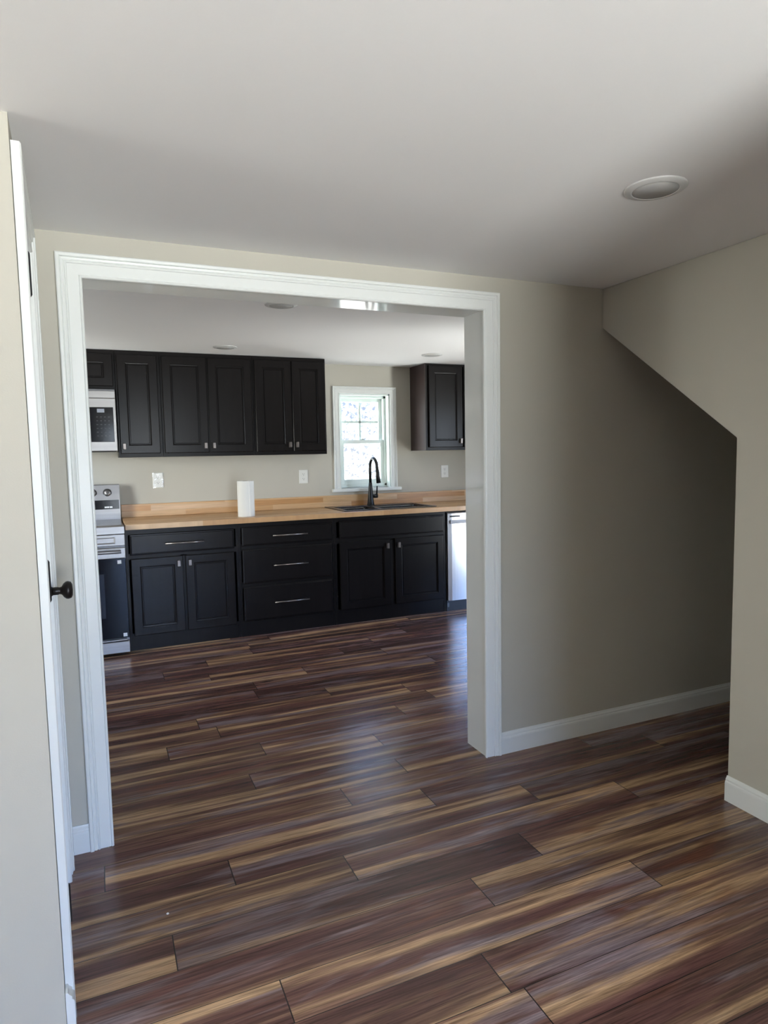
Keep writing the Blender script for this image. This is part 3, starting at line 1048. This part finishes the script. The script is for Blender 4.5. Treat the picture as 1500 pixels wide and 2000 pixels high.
# ------------------------------------------------------------------ paper towel roll
TX, TY, TZ, TR, THT = 1.176, 2.632, 0.9142, 0.066, 0.274
tow = thing('paper_towel_roll', 'white paper towel roll standing on the wooden worktop', 'paper towel', (TX, TY, TZ))
prof = []
n = 64
L = []
for z in (0.0, 0.003, 0.012, THT - 0.012, THT - 0.003, THT):
    q = 0.0015 if z in (0.0, THT) else 0.0
    ring = []
    for i in range(n):
        a = 2 * math.pi * i / n
        # the loose end makes a small step in the outline, facing the room
        st = ((a - math.radians(283)) % (2 * math.pi)) / (2 * math.pi)
        r = TR - q - 0.0045 * st
        ring.append((TX + r * math.cos(a), TY + r * math.sin(a), TZ + z))
    L.append(ring)
inner = [[(TX + 0.020 * math.cos(2 * math.pi * i / n), TY + 0.020 * math.sin(2 * math.pi * i / n), TZ + z) for i in range(n)] for z in (THT, THT - 0.03)]
MB().loops(L + inner, True, True, False).build('roll', M_PAPER, tow)
MB().lathe((TX, TY, TZ), [(0.0165, THT - 0.029), (0.0165, THT + 0.0005), (0.0198, THT + 0.0005), (0.0198, THT - 0.029)], 'Z', 24, cap=False).build('core', M_CARD, tow)

# ------------------------------------------------------------------ outlets
def outlet(x, z, y, label):
    o = thing('wall_outlet', label, 'outlet', (x, y, z), 'duplex outlets on the kitchen wall')
    MB().rect(x - 0.040, x + 0.040, z - 0.0595, z + 0.0595, [(0, y), (0, y - 0.004), (0.004, y - 0.007)]).build('cover_plate', M_WHITEP, o)
    for dz in (-0.0205, 0.0205):
        B = MB()
        P = []
        for k in range(24):
            a = 2 * math.pi * k / 24
            P.append((x + 0.0172 * math.cos(a), max(-0.0135, min(0.0135, 0.0172 * math.sin(a))) + z + dz))
        B.prism(P, 'Y', y - 0.0085, y - 0.006)
        s = B.build('socket', M_WHITEP, o)
        B = MB()
        B.box(x - 0.0078, x - 0.0054, y - 0.0088, y - 0.008, z + dz + 0.000, z + dz + 0.008)
        B.box(x + 0.0054, x + 0.0078, y - 0.0088, y - 0.008, z + dz + 0.001, z + dz + 0.007)
        B.lathe((x, y - 0.0088, z + dz - 0.0065), [(0.0026, 0), (0.0026, 0.0008)], 'Y', 10)
        B.build('slot', M_SLOT, s)
    MB().lathe((x, y - 0.0082, z), [(0.0032, 0), (0.0032, 0.0015)], 'Y', 12).build('screw', M_WHITEP, o)
    return o


o1 = outlet(0.579, 1.199, D, 'shiny film-covered outlet on the wall between the range and the towel roll')
film = MB()
# wrinkled protective film over the plate: a grid of small facets
random.seed(5)
gx, gz = 7, 10
V = [(0.579 - 0.043 + 0.086 * i / gx, D - 0.0098 - random.uniform(0, 0.0022), 1.199 - 0.0625 + 0.125 * j_ / gz) for j_ in range(gz + 1) for i in range(gx + 1)]
Fc = [(j_ * (gx + 1) + i, j_ * (gx + 1) + i + 1, (j_ + 1) * (gx + 1) + i + 1, (j_ + 1) * (gx + 1) + i) for j_ in range(gz) for i in range(gx)]


def film_material():
    M = bpy.data.materials.new('clear_film')
    M.use_nodes = True
    n = M.node_tree
    n.nodes.clear()
    o = n.nodes.new('ShaderNodeOutputMaterial')
    t_ = n.nodes.new('ShaderNodeBsdfTransparent')
    g = n.nodes.new('ShaderNodeBsdfGlossy')
    g.inputs['Roughness'].default_value = 0.12
    ms = n.nodes.new('ShaderNodeMixShader')
    ms.inputs[0].default_value = 0.04
    n.links.new(t_.outputs[0], ms.inputs[1])
    n.links.new(g.outputs[0], ms.inputs[2])
    n.links.new(ms.outputs[0], o.inputs[0])
    return M


fo = film.add(V, Fc).build('film', film_material(), o1)
fo['label'] = 'clear shiny protective film'
outlet(1.786, 1.191, D, 'white outlet on the wall under the end wall cabinet, left of the window')
outlet(3.188, 1.199, D, 'white outlet on the wall right of the window, under the right wall cabinet')

# ------------------------------------------------------------------ range
RX0, RX1 = -0.474, 0.288
RYF, RYB = 2.428, 3.085
rg = thing('range', 'stainless steel electric range with black oven glass at the left end', 'range', ((RX0 + RX1) / 2, 2.76, 0))
MB().box(RX0, RX1, RYF + 0.028, RYB, 0.020, 0.904).build('body', M_STEELD, rg, bevel=0.002)
for x in (RX0 + 0.05, RX1 - 0.05):
    for y in (RYF + 0.09, RYB - 0.06):
        MB().lathe((x, y, 0), [(0.018, 0), (0.018, 0.02), (0.0, 0.02)], 'Z', 12).build('foot', M_SLOT, rg)
ct = MB().box(RX0 + 0.003, RX1 - 0.003, RYF + 0.045, RYB - 0.075, 0.9042, 0.914).build('cooktop', M_COOKTOP, rg, bevel=0.003)
MB().prism([(RYF + 0.002, 0.858), (RYF + 0.03, 0.858), (RYF + 0.046, 0.905), (RYF + 0.046, 0.917), (RYF + 0.014, 0.917), (RYF + 0.004, 0.908)], 'X', RX0, RX1).build('front_trim', M_STEEL, rg, bevel=0.002)
B = MB().rect(RX0, RX1, 0.776, 0.855, [(0, RYF + 0.03), (0, RYF + 0.008), (0.003, RYF + 0.005)])
fp = B.build('front_panel', M_STEEL, rg)
MB().rect(RX0 + 0.09, RX1 - 0.062, 0.792, 0.838, [(0, RYF + 0.006), (0, RYF + 0.0015), (0.004, RYF + 0.0005), (0.008, RYF + 0.004)]).build('pressed_frame', M_STEEL, fp)
B = MB().rect(RX0 + 0.002, RX1 - 0.002, 0.128, 0.764, [(0, RYF + 0.028), (0, RYF + 0.004), (0.003, RYF)])
od = B.build('oven_door', M_BLKGLASS, rg)
MB().rect(RX0 + 0.12, RX1 - 0.145, 0.275, 0.585, [(0, RYF + 0.001), (0, RYF - 0.0006), (0.002, RYF - 0.0008)]).build('oven_window', M_OVENWIN, od)
B = MB()
B.rect(RX0 + 0.002, RX1 - 0.002, 0.690, 0.764, [(0, RYF + 0.004), (0, RYF - 0.006), (0.004, RYF - 0.009)])
B.build('door_top_trim', M_STEEL, od)
B = MB()
B.tube([(RX0 + 0.03, RYF - 0.050, 0.740), (RX1 - 0.03, RYF - 0.050, 0.740)], 0.0115, 14)
for x in (RX0 + 0.045, RX1 - 0.045):
    B.tube([(x, RYF - 0.008, 0.740), (x, RYF - 0.050, 0.740)], 0.009, 12)
B.build('handle', M_STEEL, od)
for (x, z) in ((0.245, 0.664), (0.259, 0.150)):
    s = MB().box(x - 0.0125, x + 0.0125, RYF - 0.0012, RYF - 0.0002, z - 0.0125, z + 0.0125).build('sticker', M_STICK, od)
    s['label'] = 'small white sticker'
B = MB().rect(RX0 + 0.002, RX1 - 0.002, 0.022, 0.104, [(0, RYF + 0.028), (0, RYF + 0.004), (0.004, RYF)])
dr = B.build('storage_drawer', M_STEEL, rg)
MB().box(RX0 + 0.02, RX1 - 0.02, RYF - 0.003, RYF + 0.026, 0.110, 0.1195).build('drawer_lip', M_STEEL, dr, bevel=0.002)
# backguard
B = MB().prism([(RYB, 0.905), (RYB, 1.180), (RYB - 0.045, 1.180), (RYB - 0.062, 1.060), (RYB - 0.066, 0.914), (RYB - 0.066, 0.905)], 'X', RX0, RX1)
bgd = B.build('backguard', M_STEEL, rg, bevel=0.003)


def bgy(z):
    return RYB - 0.045 - 0.017 * (1.180 - z) / 0.12 if z > 1.06 else RYB - 0.062 - 0.004 * (1.06 - z) / 0.146


B = MB().prism([(bgy(1.062) - 0.0012, 1.062), (bgy(0.992) - 0.0012, 0.992), (bgy(0.992) + 0.003, 0.992), (bgy(1.062) + 0.003, 1.062)], 'X', RX0 + 0.004, RX1 - 0.008)
dp = B.build('control_glass', M_BLKGLASS, bgd)
B = MB()
zc = 1.007
for k in range(5):
    xk = 0.176 + 0.011 * k + (0.002 if k > 2 else 0)
    B.box(xk, xk + 0.0075, bgy(zc) - 0.0022, bgy(zc) - 0.0008, zc - 0.0045, zc + 0.0055)
B.build('clock_light', M_DISPLAY, dp)
for kx in (0.200, 0.096, -0.282, -0.386):
    zc = 1.118
    yk = bgy(zc)
    B = MB().lathe((kx, yk, zc), [(0.027, 0.002), (0.027, -0.004), (0.0235, -0.006), (0.021, -0.026), (0.0185, -0.029), (0.0, -0.029)], 'Y', 28)
    kb = B.build('control_knob', M_STEEL, bgd)
    MB().lathe((kx, yk - 0.0006, zc), [(0.0315, 0.001), (0.0315, -0.0012), (0.0275, -0.0012), (0.0275, 0.001)], 'Y', 28, cap=False).build('dial_ring', M_SLOT, kb)
    MB().box(kx - 0.003, kx + 0.003, yk - 0.031, yk - 0.0285, zc - 0.018, zc - 0.004).build('pointer', M_SLOT, kb)

# ------------------------------------------------------------------ microwave
MX0, MX1, MZ0, MZ1, MYF = -0.474, 0.2835, 1.432, 1.862, 2.735
mw = thing('microwave', 'stainless over-the-range microwave under the short dark cabinet', 'microwave', ((MX0 + MX1) / 2, 2.92, MZ0))
MB().box(MX0, MX1, MYF + 0.03, D - 0.002, MZ0 + 0.012, 1.878).build('body', M_STEELD, mw, bevel=0.003)
MB().rect(MX0, MX1, MZ1 - 0.052, MZ1, [(0, MYF + 0.03), (0, MYF + 0.003), (0.003, MYF)]).build('vent_grille', M_STEEL, mw)
MB().rect(MX0, MX1, MZ0, MZ1 - 0.053, [(0, MYF + 0.03), (0, MYF + 0.003), (0.003, MYF)]).build('front_frame', M_STEEL, mw)
cp = MB().rect(0.085, MX1 - 0.018, MZ0 + 0.066, MZ1 - 0.116, [(0, MYF + 0.002), (0, MYF - 0.001), (0.002, MYF - 0.0015)]).build('control_panel', M_BLKGLASS, mw)
MB().rect(0.158, 0.206, 1.708, 1.734, [(0, MYF), (0, MYF - 0.002), (0.001, MYF - 0.0022)]).build('display', M_LCD, cp)
for r_ in range(6):
    for q in range(4):
        xk, zk = 0.150 + 0.026 * q, 1.676 - 0.027 * r_
        MB().box(xk, xk + 0.012, MYF - 0.0021, MYF - 0.0012, zk - 0.0022, zk + 0.0022).build('key', M_KEYS, cp)
MB().rect(MX0 + 0.02, 0.07, MZ0 + 0.066, MZ1 - 0.116, [(0, MYF + 0.002), (0, MYF - 0.003), (0.003, MYF - 0.004)]).build('door', M_BLKGLASS, mw)
MB().box(MX0 + 0.03, MX1 - 0.01, MYF + 0.035, D - 0.05, MZ0 - 0.004, MZ0 + 0.012).build('underside', M_SLOT, mw)

# ------------------------------------------------------------------ dishwasher
DX0, DX1, DYF = 2.877, 3.474, 2.496
dw = thing('dishwasher', 'pale stainless dishwasher at the right end of the worktop', 'dishwasher', ((DX0 + DX1) / 2, 2.8, 0))
MB().box(DX0 - 0.004, DX1, DYF + 0.045, D - 0.01, 0.03, 0.8735).build('body', M_SLOT, dw)
# bowed door
L = []
nx = 16
for i in range(nx + 1):
    q = i / nx
    x = DX0 + (DX1 - DX0) * q
    bulge = 0.012 * (1 - (2 * q - 1) ** 2) ** 0.5 if 0 < q < 1 else 0
    L.append([(x, DYF + 0.044, 0.092), (x, DYF + 0.012 - bulge, 0.092), (x, DYF + 0.012 - bulge, 0.852), (x, DYF + 0.018 - bulge * 0.6, 0.860), (x, DYF + 0.044, 0.860)])
dd_ = MB().loops(L, True, True, False).build('door', M_STEELDW, dw)
dd_['label'] = 'pale bowed stainless door'
MB().box(DX0 + 0.018, DX1 - 0.018, DYF - 0.004, DYF + 0.006, 0.765, 0.795).build('handle_pocket', M_STEELD, dd_, bevel=0.003)
MB().box(DX0 + 0.022, DX0 + 0.118, DYF - 0.0008, DYF + 0.008, 0.822, 0.834).build('badge', M_SLOT, dd_)
kp = MB().box(DX0 - 0.004, DX1, DYF + 0.035, DYF + 0.05, 0.0, 0.088).build('kick_plate', M_BLACK, dw)
B = MB()
B.prism([(DX0 + 0.012 + 0.008 * math.cos(a), 0.05 + (0.012 if math.sin(a) >= 0 else -0.012) + 0.008 * math.sin(a)) for a in [2 * math.pi * k / 20 for k in range(20)]], 'Y', DYF + 0.0335, DYF + 0.036)
B.build('vent_slot', M_STEELD, kp)

# ------------------------------------------------------------------ recessed ceiling lights
def downlight(x, y, zc, label, lead=None):
    if lead is None:
        o = thing('ceiling_light', label, 'ceiling light', (x, y, zc), 'round recessed ceiling lights')
        MB().lathe((x, y, zc), [(0.086, 0.0), (0.086, -0.002), (0.083, -0.0045), (0.067, -0.0075), (0.0645, -0.0085), (0.0625, -0.0070), (0.0625, -0.001)], 'Z', 48, cap=False).build('trim_ring', M_RING, o)
        MB().lathe((x, y, zc), [(0.0626, -0.0005), (0.0626, -0.0074), (0.0, -0.0074)], 'Z', 48).build('lens', M_LENS, o)
    else:
        o = copy_tree(lead)
        o.location = (x, y, zc)
        o['label'] = label
    return o


l0 = downlight(1.642, -0.955, HC, 'unlit round recessed light in the front room ceiling, above the slanted wall')
downlight(1.075, 1.045, HK, 'unlit recessed kitchen light nearest the cased opening', l0)
downlight(1.035, 2.475, HK, 'unlit recessed kitchen light in front of the dark wall cabinets', l0)
downlight(2.675, 2.375, HK, 'unlit recessed kitchen light near the window, by the right wall cabinet', l0)

# a crumb of white paint on the floor
B = MB()
B.lathe((0.262, -0.445, 0.0), [(0.003, 0.0), (0.0042, 0.0012), (0.003, 0.0028), (0.0, 0.003)], 'Z', 7, smooth=False)
tag(B.build('paint_chip', M_WHITEP, origin=(0.262, -0.445, 0.0)), 'tiny white paint chip lying on the dark plank floor', 'debris')

for o in bpy.data.objects:
    if '_o' in o.keys():
        del o['_o']
